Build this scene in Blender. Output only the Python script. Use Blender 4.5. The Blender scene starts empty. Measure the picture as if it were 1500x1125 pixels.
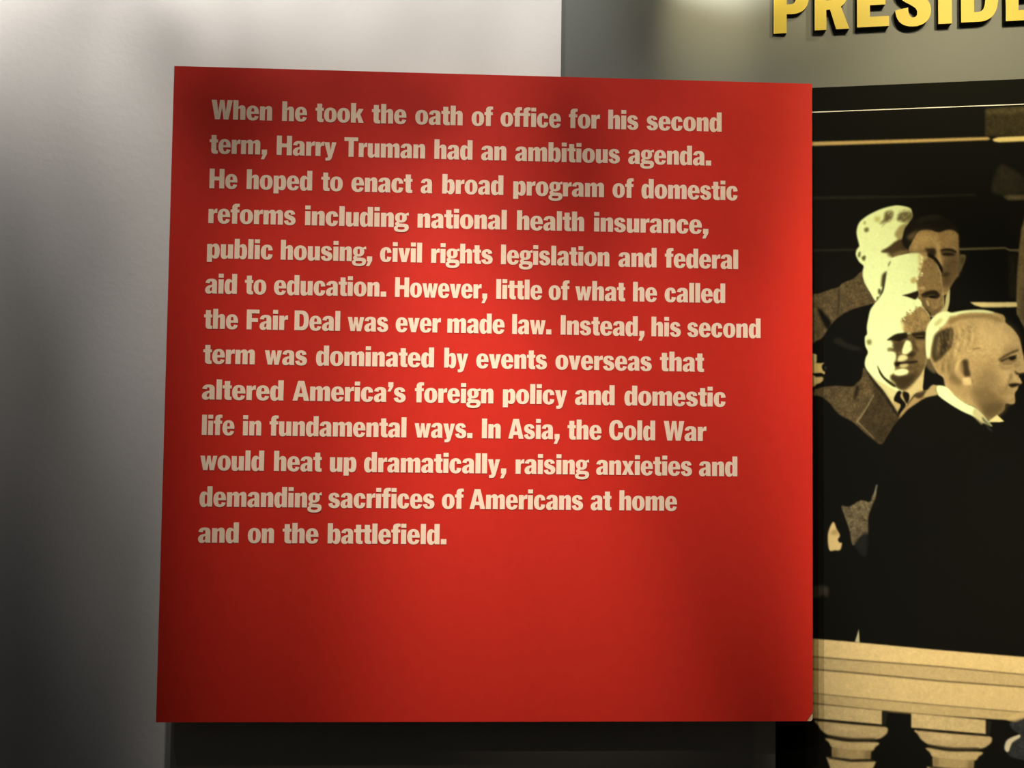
import bpy, math, re
import numpy as np
from mathutils import Vector, Matrix
from mathutils.geometry import tessellate_polygon

C = bpy.context.scene.collection
SC = bpy.context.scene
PANEL_Z = 1.5            # height of the red panel's centre above the floor

# ------------------------------------------------------------------ camera
# pose solved from the four corners of the 91.4 cm square panel
F = 1200.0
A0, B0, C0 = math.radians(0.79), math.radians(-2.11), math.radians(-2.17)
T0 = np.array([-0.0259, 0.0137, 1.1575])
ca, sa, cb, sb, cc, sc_ = math.cos(A0), math.sin(A0), math.cos(B0), math.sin(B0), math.cos(C0), math.sin(C0)
RW = (np.array([[ca, -sa, 0], [sa, ca, 0], [0, 0, 1]]) @ np.array([[cc, 0, sc_], [0, 1, 0], [-sc_, 0, cc]])
      @ np.array([[1, 0, 0], [0, cb, -sb], [0, sb, cb]]))          # panel axes (right, down, in) seen by the camera
def to_world(v):
    return (v[0], v[2], PANEL_Z - v[1])
cam_p = to_world(-RW.T @ T0)
def cam_axis(v):
    w = RW.T @ np.array(v, float)
    return Vector((w[0], w[2], -w[1]))
cd = bpy.data.cameras.new('camera'); cam = bpy.data.objects.new('camera', cd); C.objects.link(cam)
m = Matrix.Identity(4)
for i, ax in enumerate((cam_axis((1, 0, 0)), cam_axis((0, -1, 0)), cam_axis((0, 0, -1)))):
    for r in range(3): m[r][i] = ax[r]
for r in range(3): m[r][3] = cam_p[r]
cam.matrix_world = m
cd.sensor_fit = 'HORIZONTAL'; cd.sensor_width = 36.0; cd.lens = F * 36.0 / 1500.0
cd.clip_start = 0.02; cd.clip_end = 60
SC.camera = cam

# ------------------------------------------------------------------ world, exposure
SC.view_settings.view_transform = 'Standard'; SC.view_settings.look = 'None'
SC.view_settings.gamma = 1.0; SC.view_settings.exposure = 0.0
SC.view_settings.use_curve_mapping = False
w = bpy.data.worlds.new('world'); SC.world = w; w.use_nodes = True
w.node_tree.nodes['Background'].inputs[0].default_value = (0.9, 0.88, 0.88, 1)
w.node_tree.nodes['Background'].inputs[1].default_value = 0.032

# ------------------------------------------------------------------ gallery spotlights (all above the frame, hung from the ceiling)
def spot(loc, aim, power, cone, col, blend=1.0, radius=0.015):
    l = bpy.data.lights.new('gallery_spot', 'SPOT'); o = bpy.data.objects.new('gallery_spot', l); C.objects.link(o)
    o.location = loc
    o.rotation_euler = (Vector(aim) - Vector(loc)).to_track_quat('-Z', 'Y').to_euler()
    l.energy = power; l.spot_size = math.radians(cone); l.spot_blend = blend; l.shadow_soft_size = radius
    l.color = col
    return o
#LIGHTS_BEGIN
WHITE = (1.0, 0.935, 0.87); WARM = (1.0, 0.84, 0.52)
spot((-0.75, -1.2, 2.9), (0.9, 0.0, 1.1), 256.5, 22, WHITE)
spot((-0.40, -0.65, 2.70), (-0.40, 0.02, 1.80), 5.5, 22, WHITE)
spot((-0.50, -0.65, 2.70), (-0.15, 0.02, 1.00), 22.8, 22, WHITE)
spot((0.50, -0.65, 2.70), (0.50, 0.02, 2.05), 20.1, 34, WARM)
spot((-0.70, -0.22, 2.50), (-0.70, 0.02, 2.30), 22.7, 75, WHITE)
spot((-0.80, -0.22, 2.50), (-0.45, 0.02, 2.30), 51.7, 50, WHITE)
spot((-0.80, -0.90, 2.75), (-0.45, 0.02, 1.50), 9.2, 22, WHITE)
spot((-0.10, -0.45, 2.65), (0.25, 0.02, 2.30), 597.7, 22, WHITE)
spot((0.30, -0.32, 2.60), (0.65, 0.02, 1.20), 66.4, 22, WARM)
spot((1.30, -0.32, 2.60), (0.95, 0.02, 1.80), 6.7, 34, WARM)
spot((-0.40, -0.65, 2.70), (-0.40, 0.02, 1.50), 14.3, 22, WHITE)
spot((0.10, -0.65, 2.70), (0.10, 0.02, 1.20), 42.3, 22, WHITE)
spot((1.20, -1.20, 2.75), (0.85, 0.02, 1.00), 117.0, 22, WARM)
spot((-0.80, -0.90, 2.75), (-1.15, 0.02, 1.80), 33.1, 50, WHITE)
spot((0.32, -0.10, 2.34), (0.32, 0.02, 2.15), 9.6, 34, WARM)
spot((-0.10, -0.90, 2.75), (-0.10, 0.02, 1.50), 11.6, 22, WHITE)
spot((-0.90, -0.32, 2.60), (-0.55, 0.02, 1.80), 15.4, 22, WHITE)
spot((-0.50, -0.32, 2.60), (-0.50, 0.02, 2.05), 12.9, 22, WHITE)
spot((-0.30, -1.20, 2.75), (0.05, 0.02, 1.80), 18.3, 22, WHITE)
spot((0.00, -0.65, 2.70), (0.35, 0.02, 1.50), 24.0, 22, WHITE)
spot((0.00, -0.45, 2.65), (0.00, 0.02, 2.30), 25.2, 50, WHITE)
spot((0.00, -0.32, 2.60), (0.00, 0.02, 1.50), 24.2, 22, WHITE)
spot((0.00, -0.65, 2.70), (0.35, 0.02, 1.20), 54.4, 22, WHITE)
spot((0.80, -0.90, 2.75), (0.80, 0.02, 2.30), 119.0, 50, WARM)
spot((-0.30, -0.45, 2.65), (0.05, 0.02, 1.00), 76.1, 22, WHITE)
spot((-1.20, -1.20, 2.75), (-1.20, 0.02, 2.30), 78.9, 50, WHITE)
spot((-0.40, -0.45, 2.65), (-0.05, 0.02, 1.00), 67.7, 34, WHITE)
spot((0.40, -0.65, 2.70), (0.75, 0.02, 1.00), 120.9, 22, WARM)
spot((0.00, -0.90, 2.75), (0.35, 0.02, 1.80), 36.7, 22, WHITE)
spot((0.10, -0.32, 2.60), (0.10, 0.02, 2.05), 7.1, 22, WHITE)
spot((-0.30, -0.65, 2.70), (-0.30, 0.02, 2.05), 14.5, 22, WHITE)
spot((-0.30, -1.20, 2.75), (0.05, 0.02, 1.50), 27.9, 22, WHITE)
spot((1.00, -1.20, 2.75), (0.65, 0.02, 1.80), 74.2, 22, WARM)
spot((0.90, -0.32, 2.60), (0.55, 0.02, 2.30), 55.2, 34, WARM)
spot((-0.10, -0.32, 2.60), (-0.10, 0.02, 1.80), 6.7, 22, WHITE)
#LIGHTS_END

# ------------------------------------------------------------------ helpers
def pix_ray(px, py):
    d = RW.T @ np.array([(px - 750.0) / F, (py - 562.5) / F, 1.0])
    return np.array([d[0], d[2], -d[1]])
CP = np.array(cam_p)
def on_plane(px, py, p0, n):
    d = pix_ray(px, py)
    t = np.dot(np.array(p0) - CP, n) / np.dot(d, n)
    return CP + t * d
def on_y(px, py, y):
    return on_plane(px, py, (0, y, 0), np.array([0., 1., 0.]))

def prop(o, label=None, cat=None, group=None, kind=None):
    if label: o['label'] = label
    if cat: o['category'] = cat
    if group: o['group'] = group
    if kind: o['kind'] = kind
    return o
def mesh_obj(name, verts, faces, mat, parent=None, smooth=False):
    me = bpy.data.meshes.new(name); me.from_pydata([tuple(v) for v in verts], [], faces); me.update()
    if smooth:
        for p in me.polygons: p.use_smooth = True
    if mat: me.materials.append(mat)
    o = bpy.data.objects.new(name, me); C.objects.link(o)
    if parent:
        o.parent = parent
    return o
def empty(name, loc):
    o = bpy.data.objects.new(name, None); C.objects.link(o); o.location = loc; o.empty_display_size = .05
    return o
def box_data(a, b):
    x0, y0, z0 = a; x1, y1, z1 = b
    v = [(x0,y0,z0),(x1,y0,z0),(x1,y1,z0),(x0,y1,z0),(x0,y0,z1),(x1,y0,z1),(x1,y1,z1),(x0,y1,z1)]
    f = [(0,3,2,1),(4,5,6,7),(0,1,5,4),(1,2,6,5),(2,3,7,6),(3,0,4,7)]
    return v, f

def mat(name, col, rough=.6, spec=.3, bump=0, bscale=200, noise=0, nscale=8, attr=None, metal=0):
    mt = bpy.data.materials.new(name); mt.use_nodes = True
    nt = mt.node_tree; b = nt.nodes['Principled BSDF']
    b.inputs['Roughness'].default_value = rough; b.inputs['Specular IOR Level'].default_value = spec
    b.inputs['Metallic'].default_value = metal
    tc = nt.nodes.new('ShaderNodeTexCoord')
    src = None
    if attr:
        a = nt.nodes.new('ShaderNodeAttribute'); a.attribute_name = attr; src = a.outputs['Color']
    else:
        b.inputs['Base Color'].default_value = (*col, 1)
    if noise:
        n = nt.nodes.new('ShaderNodeTexNoise'); n.inputs['Scale'].default_value = nscale; n.inputs['Detail'].default_value = 4
        nt.links.new(tc.outputs['Object'], n.inputs['Vector'])
        mr = nt.nodes.new('ShaderNodeMapRange'); mr.inputs['From Min'].default_value = .3; mr.inputs['From Max'].default_value = .7
        mr.inputs['To Min'].default_value = 1 - noise; mr.inputs['To Max'].default_value = 1 + noise
        nt.links.new(n.outputs[0], mr.inputs['Value'])
        mx = nt.nodes.new('ShaderNodeVectorMath'); mx.operation = 'SCALE'
        if src: nt.links.new(src, mx.inputs[0])
        else: mx.inputs[0].default_value = col
        nt.links.new(mr.outputs[0], mx.inputs['Scale']); nt.links.new(mx.outputs[0], b.inputs['Base Color'])
    elif src:
        nt.links.new(src, b.inputs['Base Color'])
    if bump:
        n2 = nt.nodes.new('ShaderNodeTexNoise'); n2.inputs['Scale'].default_value = bscale; n2.inputs['Detail'].default_value = 5
        nt.links.new(tc.outputs['Object'], n2.inputs['Vector'])
        bp = nt.nodes.new('ShaderNodeBump'); bp.inputs['Strength'].default_value = bump; bp.inputs['Distance'].default_value = .002
        nt.links.new(n2.outputs[0], bp.inputs['Height']); nt.links.new(bp.outputs[0], b.inputs['Normal'])
    return mt

M_WALL = mat('white_wall_paint', (.69, .675, .65), .75, .15, bump=.18, bscale=110, noise=.03, nscale=6)
M_GREY = mat('grey_green_paint', (.126, .134, .120), .6, .2, bump=.05, bscale=120, noise=.03, nscale=5)
M_RED = mat('red_vinyl', (.60, .026, .014), .55, .15, bump=.05, bscale=700, noise=.03, nscale=60)
M_CORE = mat('pale_board_core', (.62, .42, .24), .7, .1, noise=.08, nscale=80)
M_TEXT = mat('cream_lettering', (.93, .70, .50), .6, .2, noise=.05, nscale=500)
M_BOARD = mat('mid_grey_board', (.40, .36, .29), .8, .05, bump=.1, noise=.05)
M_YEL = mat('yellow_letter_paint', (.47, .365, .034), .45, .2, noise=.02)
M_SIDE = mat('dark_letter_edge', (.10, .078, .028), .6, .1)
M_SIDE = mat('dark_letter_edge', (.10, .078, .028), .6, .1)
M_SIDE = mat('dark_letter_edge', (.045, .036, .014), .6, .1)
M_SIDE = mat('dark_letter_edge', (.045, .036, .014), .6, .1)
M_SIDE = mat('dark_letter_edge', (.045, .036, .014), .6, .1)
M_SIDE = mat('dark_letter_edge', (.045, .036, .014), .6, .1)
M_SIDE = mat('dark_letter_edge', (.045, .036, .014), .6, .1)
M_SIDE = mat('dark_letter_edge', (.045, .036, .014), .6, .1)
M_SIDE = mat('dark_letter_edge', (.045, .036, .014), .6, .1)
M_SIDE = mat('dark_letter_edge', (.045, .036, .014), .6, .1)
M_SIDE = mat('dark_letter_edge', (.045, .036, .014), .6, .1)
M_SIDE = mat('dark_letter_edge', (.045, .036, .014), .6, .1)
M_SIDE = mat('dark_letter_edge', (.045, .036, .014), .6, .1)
M_BLACK = mat('black_border_print', (.0048, .0052, .0036), .7, .03)
M_PRINT = mat('mural_print', (1, 1, 1), .7, .03, attr='print')
M_LINE = mat('white_seam', (.8, .78, .7), .5, .2)
M_FLOOR = mat('dark_carpet', (.03, .028, .026), .9, .1, bump=.5, bscale=400, noise=.2, nscale=50)
M_STEEL = mat('brushed_steel', (.5, .5, .5), .35, .5, metal=1)

# ------------------------------------------------------------------ setting
WALL_Y = .050; BOARD_Y = .040; MUR_ANG = math.radians(10.3)
cpt = on_y(1137, 1070, BOARD_Y)                 # where the mural plane starts and turns towards the viewer
CX = cpt[0]; CY = BOARD_Y
MDIR = np.array([math.cos(MUR_ANG), -math.sin(MUR_ANG), 0.]); MN = np.array([-math.sin(MUR_ANG), -math.cos(MUR_ANG), 0.])   # MN faces the room
MP0 = np.array([CX, CY, 0.])
def on_mural(px, py, off=0.0):                  # off = metres in front of the print
    return on_plane(px, py, MP0 + MN * off, MN)
def mpt(s, z, off=0.0):
    p = MP0 + MDIR * s + MN * off
    return (p[0], p[1], z)

v, f = box_data((-4, -4, -.1), (4, 1, 0)); prop(mesh_obj('floor', v, f, M_FLOOR), kind='structure')
EDGE_X = on_y(822, 54, WALL_Y)[0]
v, f = box_data((-2.6, WALL_Y, 0), (EDGE_X, WALL_Y + .15, 3.0)); prop(mesh_obj('wall_left', v, f, M_WALL), kind='structure')
# grey wall: flat behind the panel, then bending towards the room to the right
off = -.010
b0 = MP0 + MN * off
bx = b0[0] + (b0[1] - (WALL_Y + .002)) / math.tan(MUR_ANG)   # where the bent plane meets the flat one
e1 = b0 + MDIR * 2.2
ys = WALL_Y + .002
TT = .12                                         # the bend is a soft curve
arc = []
for k in range(31):
    u = k / 30; q0 = np.array([bx - TT, ys]); q1 = np.array([bx, ys]); q2 = q1 + TT * MDIR[:2]
    arc.append(tuple((1 - u) ** 2 * q0 + 2 * u * (1 - u) * q1 + u * u * q2))
base = [(EDGE_X, ys)] + arc + [(e1[0], e1[1]), (e1[0] + .05, e1[1] + .2), (bx, ys + .2), (EDGE_X, ys + .2)]
v = [(x, y, 0) for x, y in base] + [(x, y, 3.0) for x, y in base]
n = len(base)
f = [(i, (i + 1) % n, n + (i + 1) % n, n + i) for i in range(n)] + [tuple(range(n))[::-1], tuple(range(n, 2 * n))]
wr = prop(mesh_obj('wall_right', v, f, M_GREY), kind='structure')

# ------------------------------------------------------------------ glyph outlines (cap height 100)
G = {}
def g(ch, w_, l, r, *parts): G[ch] = (w_, l, r, parts)
st, rd, dg = 3.4, 1.6, .3
OUT_O = 'M32 -2 C12 -2 0 12 0 36.5 C0 61 12 75 32 75 C52 75 64 61 64 36.5 C64 12 52 -2 32 -2 Z'
g('o', 64, rd, rd, OUT_O + 'M32 12 C26 12 24.5 18 24.5 36.5 C24.5 55 26 61 32 61 C38 61 39.5 55 39.5 36.5 C39.5 18 38 12 32 12 Z')
g('i', 25, st, st, 'M0 0 L25 0 L25 72 L0 72 Z', 'M0 81 L25 81 L25 101 L0 101 Z')
g('l', 25, st, st, 'M0 0 L25 0 L25 101 L0 101 Z')
g('h', 60, st, st, 'M0 0 L25 0 L25 51 C26 56 28 58 31 58 C34 58 35 56 35 51 L35 0 L60 0 L60 54 C60 68 54 75 43 75 C35 75 29 71 25 64 L25 101 L0 101 Z')
g('n', 60, st, st, 'M0 0 L25 0 L25 51 C26 56 28 58 31 58 C34 58 35 56 35 51 L35 0 L60 0 L60 54 C60 68 54 75 43 75 C35 75 29 71 24 64 L24 72 L0 72 Z')
g('m', 95, st, st, 'M0 0 L25 0 L25 51 C26 56 27 58 30 58 C33 58 35 56 35 51 L35 0 L60 0 L60 51 C61 56 62 58 65 58 C68 58 70 56 70 51 L70 0 L95 0 L95 54 C95 68 89 75 79 75 C70 75 64 71 59 64 C56 71 50 75 43 75 C35 75 29 71 24 64 L24 72 L0 72 Z')
g('u', 60, st, st, 'M0 72 L25 72 L25 21 C25 16 26 14 29 14 C32 14 34 16 35 21 L35 72 L60 72 L60 0 L36 0 L36 8 C31 1 25 -3 17 -3 C6 -3 0 4 0 18 Z')
g('r', 43, st, 0, 'M0 0 L25 0 L25 42 C26 51 31 54 43 52 L43 74 C34 75 28 71 24 61 L24 72 L0 72 Z')
g('e', 61, rd, rd, 'M61 32 L24 32 C24 18 26 12 33 12 C38 12 40 16 41 23 L60 20 C57 5 47 -2 31 -2 C11 -2 0 12 0 36 C0 61 11 75 31 75 C51 75 61 61 61 38 Z M24 44 L38 44 C38 56 37 62 31 62 C25 62 24 56 24 44 Z')
g('c', 59, rd, rd, 'M58 47 L36 45 C36 57 34 61 31 61 C26 61 25 55 25 36.5 C25 18 26 12 31 12 C35 12 36 17 36 27 L58 25 C57 8 48 -2 31 -2 C11 -2 0 12 0 36 C0 61 11 75 31 75 C48 75 57 65 58 47 Z')
g('a', 60, rd, st-1, 'M60 0 L36 0 L35 7 C30 1 25 -2 18 -2 C6 -2 0 6 0 17 C0 33 12 41 34 44 L34 50 C34 57 33 61 28 61 C24 61 22 58 22 51 L1 53 C3 67 12 75 31 75 C50 75 58 68 58 51 L58 9 C58 5 59 2 60 0 Z M34 33 L34 19 C33 15 31 12 28 12 C24 12 23 15 23 19 C23 26 26 31 34 33 Z')
g('s', 57, rd, rd, 'M54 54 L34 51 C33 59 31 62 28 62 C24 62 22 60 22 57 C22 52 26 50 34 47 C48 42 57 37 57 22 C57 7 46 -2 29 -2 C12 -2 2 6 0 20 L20 24 C22 15 24 11 29 11 C33 11 35 13 35 17 C35 22 31 24 23 27 C9 32 1 37 1 52 C1 66 12 75 28 75 C43 75 53 68 54 54 Z')
g('t', 42, 0, .5, 'M9 94 L34 94 L34 72 L42 72 L42 57 L34 57 L34 22 C34 16 35 15 42 15 L42 0 C38 -1 34 -1.5 30 -1.5 C15 -1.5 9 4 9 17 L9 57 L0 57 L0 72 L9 72 Z')
g('f', 44, 0, 0, 'M8 0 L33 0 L33 57 L43 57 L43 72 L33 72 L33 78 C33 85 34 87 44 86 L44 101 C40 102 36 102 32 102 C15 102 8 95 8 80 L8 72 L0 72 L0 57 L8 57 Z')
g('g', 66, rd, 0, 'M29 24 C11 24 1 33 1 49 C1 66 11 75 29 75 C47 75 57 66 57 49 C57 33 47 24 29 24 Z M29 36 C34 36 35 40 35 49 C35 59 34 63 29 63 C24 63 23 59 23 49 C23 40 24 36 29 36 Z',
  'M41 67 C48 69 56 72 65 77 L67 61 C60 63 54 62 48 58 Z',
  'M14 30 C4 26 1 21 2 15 C3 11 5 9 8 8 C0 4 -3 0 -3 -6 C-3 -18 8 -25 31 -25 C55 -25 67 -16 67 0 C67 13 59 18 45 18 L28 19 C21 19 19 21 22 25 L26 30 Z M18 1 C15 -1 14 -3 14 -5 C14 -10 20 -12 31 -12 C42 -12 48 -9 48 -4 C48 0 44 1 36 1 Z')
g('d', 62, rd, st, 'M62 0 L39 0 L38 8 C34 1 28 -3 21 -3 C6 -3 0 12 0 36 C0 61 7 75 21 75 C28 75 33 72 37 66 L37 101 L62 101 Z M37 50 C36 57 34 59 31 59 C26 59 25 52 25 37 C25 20 26 13 31 13 C34 13 36 16 37 21 Z')
g('b', 62, st, rd, 'M0 0 L0 101 L25 101 L25 66 C29 72 34 75 41 75 C55 75 62 61 62 36 C62 12 56 -3 41 -3 C34 -3 28 1 24 8 L20 0 Z M25 50 L25 21 C26 16 28 13 31 13 C36 13 37 20 37 37 C37 52 36 59 31 59 C28 59 26 57 25 50 Z')
g('p', 62, st, rd, 'M0 -19 L0 72 L24 72 L24 65 C28 72 34 75 41 75 C55 75 62 61 62 36 C62 12 56 -2 41 -2 C34 -2 29 0 25 6 L25 -19 Z M25 51 L25 22 C26 17 28 14 31 14 C36 14 37 21 37 37 C37 52 36 59 31 59 C28 59 26 57 25 51 Z')
g('k', 64, st, 0, 'M0 0 L25 0 L25 20 L31 28 L39 0 L65 0 L47 43 L63 72 L39 72 L25 46 L25 101 L0 101 Z')
g('v', 60, dg, dg, 'M0 72 L25 72 L31 30 L37 72 L60 72 L42 0 L18 0 Z')
g('w', 83, dg, dg, 'M0 72 L22 72 L28 31 L34 72 L50 72 L56 31 L62 72 L83 72 L68 0 L47 0 L41.5 36 L36 0 L15 0 Z')
g('y', 60, dg, dg, 'M0 72 L25 72 L32 31 L38 72 L60 72 L41 2 C37 -16 31 -23 17 -23 C13 -23 10 -23 7 -22 L7 -8 C16 -9 19 -6 19 0 L18 4 Z')
g('x', 62, dg, dg, 'M0 0 L22 0 L30 20 L38 0 L62 0 L43 37 L60 72 L38 72 L31 54 L24 72 L1 72 L18 37 Z')
g(',', 30, 1, 3, 'M4 26 L30 26 L30 4 L16 -24 L0 -24 L10 0 L4 0 Z')
g('.', 27, 3.5, 3, 'M0 0 L27 0 L27 26 L0 26 Z')
g('\u2019', 26, 3, 2, 'M2 100 L27 100 L27 79 L13 53 L-1 53 L9 75 L2 75 Z')
g('H', 75, st, st, 'M0 0 L25 0 L25 40 L50 40 L50 0 L75 0 L75 100 L50 100 L50 60 L25 60 L25 100 L0 100 Z')
g('I', 25, st, st, 'M0 0 L25 0 L25 100 L0 100 Z')
g('T', 70, 0, 0, 'M22 0 L48 0 L48 81 L70 81 L70 100 L0 100 L0 81 L22 81 Z')
g('F', 63, st, 0, 'M0 0 L25 0 L25 38 L56 38 L56 57 L25 57 L25 81 L63 81 L63 100 L0 100 Z')
g('D', 72, st, rd, 'M0 0 L34 0 C60 0 72 15 72 50 C72 85 60 100 34 100 L0 100 Z M25 18 L31 18 C43 18 47 25 47 50 C47 75 43 82 31 82 L25 82 Z')
g('A', 79, dg, dg, 'M0 0 L23 0 L27 19 L50 19 L54 0 L79 0 L54 100 L25 100 Z M31 37 L46 37 L38.5 74 Z')
g('W', 102, dg, dg, 'M0 100 L25 100 L33 38 L41 100 L62 100 L70 38 L77 100 L102 100 L84 0 L60 0 L51 62 L42 0 L18 0 Z')
g('C', 73, rd, rd, 'M73 62 L47 60 C46 77 44 84 38 84 C28 84 26 72 26 50 C26 28 28 16 38 16 C44 16 46 24 47 39 L73 37 C71 12 58 -2 38 -2 C13 -2 0 17 0 50 C0 83 13 102 38 102 C59 102 71 88 73 62 Z')
g('P', 70, 6, 3, 'M0 0 L26 0 L26 36 L36 36 C58 36 70 47 70 68 C70 89 58 100 36 100 L0 100 Z M26 55 L33 55 C41 55 44 59 44 68 C44 77 41 81 33 81 L26 81 Z')
g('R', 74, 6, 2, 'M0 0 L25 0 L25 38 L33 38 L46 0 L74 0 L56 43 C66 48 70 57 70 69 C70 90 59 100 38 100 L0 100 Z M25 56 L34 56 C41 56 44 61 44 69 C44 78 41 82 34 82 L25 82 Z')
g('E', 62, 6, 3, 'M0 0 L62 0 L62 19 L25 19 L25 41 L55 41 L55 59 L25 59 L25 81 L61 81 L61 100 L0 100 Z')
g('S', 70, 3, 3, 'M67 72 L42 68 C41 80 39 84 34 84 C30 84 28 81 28 76 C28 70 32 66 43 60 C60 51 70 44 70 27 C70 9 56 -2 35 -2 C14 -2 2 8 0 30 L25 34 C26 21 29 15 35 15 C40 15 43 18 43 23 C43 30 39 34 28 40 C12 48 2 56 2 73 C2 91 14 102 34 102 C54 102 65 92 67 72 Z')

def contours(path, seg=7):
    toks = re.findall(r'[MLCZ]|-?\d+\.?\d*', path)
    out = []; cur = []; i = 0
    while i < len(toks):
        t = toks[i]
        if t == 'M': cur = [(float(toks[i+1]), float(toks[i+2]))]; i += 3
        elif t == 'L': cur.append((float(toks[i+1]), float(toks[i+2]))); i += 3
        elif t == 'C':
            p = [float(x) for x in toks[i+1:i+7]]; a = cur[-1]
            for k in range(1, seg + 1):
                s = k / seg; q = 1 - s
                cur.append((q**3*a[0] + 3*q*q*s*p[0] + 3*q*s*s*p[2] + s**3*p[4], q**3*a[1] + 3*q*q*s*p[1] + 3*q*s*s*p[3] + s**3*p[5]))
            i += 7
        elif t == 'Z':
            if math.dist(cur[0], cur[-1]) < 1e-6: cur.pop()
            out.append(cur); i += 1
    return out
_tess = {}
def glyph(ch, seg=7):
    if (ch, seg) not in _tess:
        parts = []
        for p in G[ch][3]:
            cs = contours(p, seg)
            tris = tessellate_polygon([[Vector((x, y, 0)) for x, y in c] for c in cs])
            parts.append(([pt for c in cs for pt in c], tris, cs))
        _tess[(ch, seg)] = parts
    return _tess[(ch, seg)]

# ------------------------------------------------------------------ mid-grey backing board and the red text panel
HW = .9143 / 2; HH = .457
bl = on_y(250.5, 1070, BOARD_Y)[0]
v, f = box_data((bl, BOARD_Y, .55), (CX - .001, WALL_Y - .0003, PANEL_Z + .36))  # assumed flat slab filling the strip that shows below the panel
prop(mesh_obj('backing_board', v, f, M_BOARD), 'mid-grey flat board on the wall, mostly hidden behind the red text panel', 'board')

panel = empty('text_panel', (0, 0, PANEL_Z))
prop(panel, 'square red text panel with thirteen lines of cream lettering, mounted out from the wall', 'sign')
# outline with the small broken corner at lower right
ch = .0095
outl = [(-HW, -HH), (HW - ch * .9, -HH), (HW - ch * .72, -HH + ch * .35), (HW - ch * .45, -HH + ch * .75), (HW - ch * .12, -HH + ch * 1.2), (HW, -HH + ch * 1.35), (HW, HH), (-HW, HH)]
outc = [(-HW, -HH), (HW - ch * .25, -HH), (HW - ch * .05, -HH + ch * .2), (HW, -HH + ch * .5), (HW, HH), (-HW, HH)]
def slab(outline, y0, y1):
    n = len(outline)
    v = [(x, y0, z) for x, z in outline] + [(x, y1, z) for x, z in outline]
    f = [tuple(range(n)), tuple(range(2 * n - 1, n - 1, -1))] + [(i, n + i, n + (i + 1) % n, (i + 1) % n) for i in range(n)]
    return v, f
v, f = slab(outc, .0006, .0125); prop(mesh_obj('board_core', v, f, M_CORE, panel), 'pale board core showing at the edges and broken corner')
v, f = slab(outl, 0, .0007); mesh_obj('red_face', v, f, M_RED, panel)
for sx in (-.3, .3):                             # stand-off blocks that hold the panel off the board
    v, f = box_data((sx - .04, .0125, -.3), (sx + .04, BOARD_Y, .3)); mesh_obj('mounting_block', v, f, M_BOARD, panel)

LINES = [
 ([(320,175.4),(530,179.4),(672,183),(780,186),(920,189.4),(1035,193)], 'When 309.4 399 he 413 450 took 461.6 533 the 544.4 595.6 oath 608 678 of 690.6 722.4 office 733 822 for 833 879 his 890.6 935.4 second 947 1057.4'),
 ([(350,226),(440,227.6),(615,232),(735,234.6),(810,237),(1035,242.6)], 'term, 306.6 391.6 Harry 405 493 Truman 504 623 had 636 692.4 an 704.6 742 ambitious 754.4 908.4 agenda. 920 1042'),
 ([(320,276),(490,279.6),(660,284),(880,288.6),(1060,293)], 'He 306.6 348 hoped 361 457.6 to 470.4 502.4 enact 514.4 604.4 a 616 633.6 broad 647.6 737.6 program 751.6 885 of 897 928.4 domestic 939.4 1081'),
 ([(320,327),(460,330),(615,333.6),(735,336.4),(880,339)], 'reforms 305 433.4 including 446.6 599 national 611.4 742.6 health 757 856 insurance, 870 1038'),
 ([(360,379),(510,382),(615,385),(780,388),(890,390.5),(1080,393.6)], 'public 303 400 housing, 411 545.6 civil 556.4 618.4 rights 631.4 722 legislation 733.6 893 and 905.6 962 federal 973.6 1081.6'),
 ([(340,430),(550,434.4),(700,437.8),(940,441.6),(1060,443.6)], 'aid 300.4 347.4 to 358.4 390.4 education. 401 566 However, 578.4 714 little 726.6 794.4 of 803.4 834.4 what 842.4 916 he 927 962.6 called 973.4 1062.6'),
 ([(320,481.6),(480,484.4),(690,488),(825,490.4),(1112,495)], 'the 298.4 349 Fair 361 422 Deal 431 498.6 was 509 569 ever 579.4 646 made 655 739.4 law. 750 808 Instead, 821 944.4 his 954 997.6 second 1006.6 1114.4'),
 ([(350,533.6),(520,536),(634,538),(760,540),(985,544)], 'term 297.4 373.6 was 387.6 450 dominated 462.6 636 by 650.4 686 events 697.4 801.6 overseas 813.4 955 that 966.4 1031.6'),
 ([(320,585.2),(412,586.6),(615,589.4),(780,592),(980,594.3),(1040,595.4)], 'altered 295.6 415.6 America\u2019s 428.4 594.6 foreign 607.4 723 policy 736.4 831 and 842 900.6 domestic 914.4 1063.4'),
 ([(305,637),(440,639),(593,640.6),(715,642),(850,643.6),(1025,646)], 'life 295.4 343.6 in 355.6 383 fundamental 394.4 595.6 ways. 607 692.4 In 705.6 733.6 Asia, 744.4 820 the 831 881.4 Cold 892 960 War 972 1035'),
 ([(385,690),(560,691.6),(705,693),(835,694.6),(1075,698)], 'would 293 387 heat 401 471.6 up 483 522.4 dramatically, 533 742 raising 755 863 anxieties 873 1014 and 1023.6 1080.4'),
 ([(340,742.4),(540,744.3),(830,746.3),(930,748)], 'demanding 292 471.4 sacrifices 480.7 636.7 of 647 679.4 Americans 687.6 854.4 at 865 896 home 907 992'),
 ([(325,795),(430,795.7),(640,797.2)], 'and 290 350 on 362.7 401.6 the 413.7 466.7 battlefield. 479.7 654.3'),
]
TEXT_Y = -.0004
CAP = .0278
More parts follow.
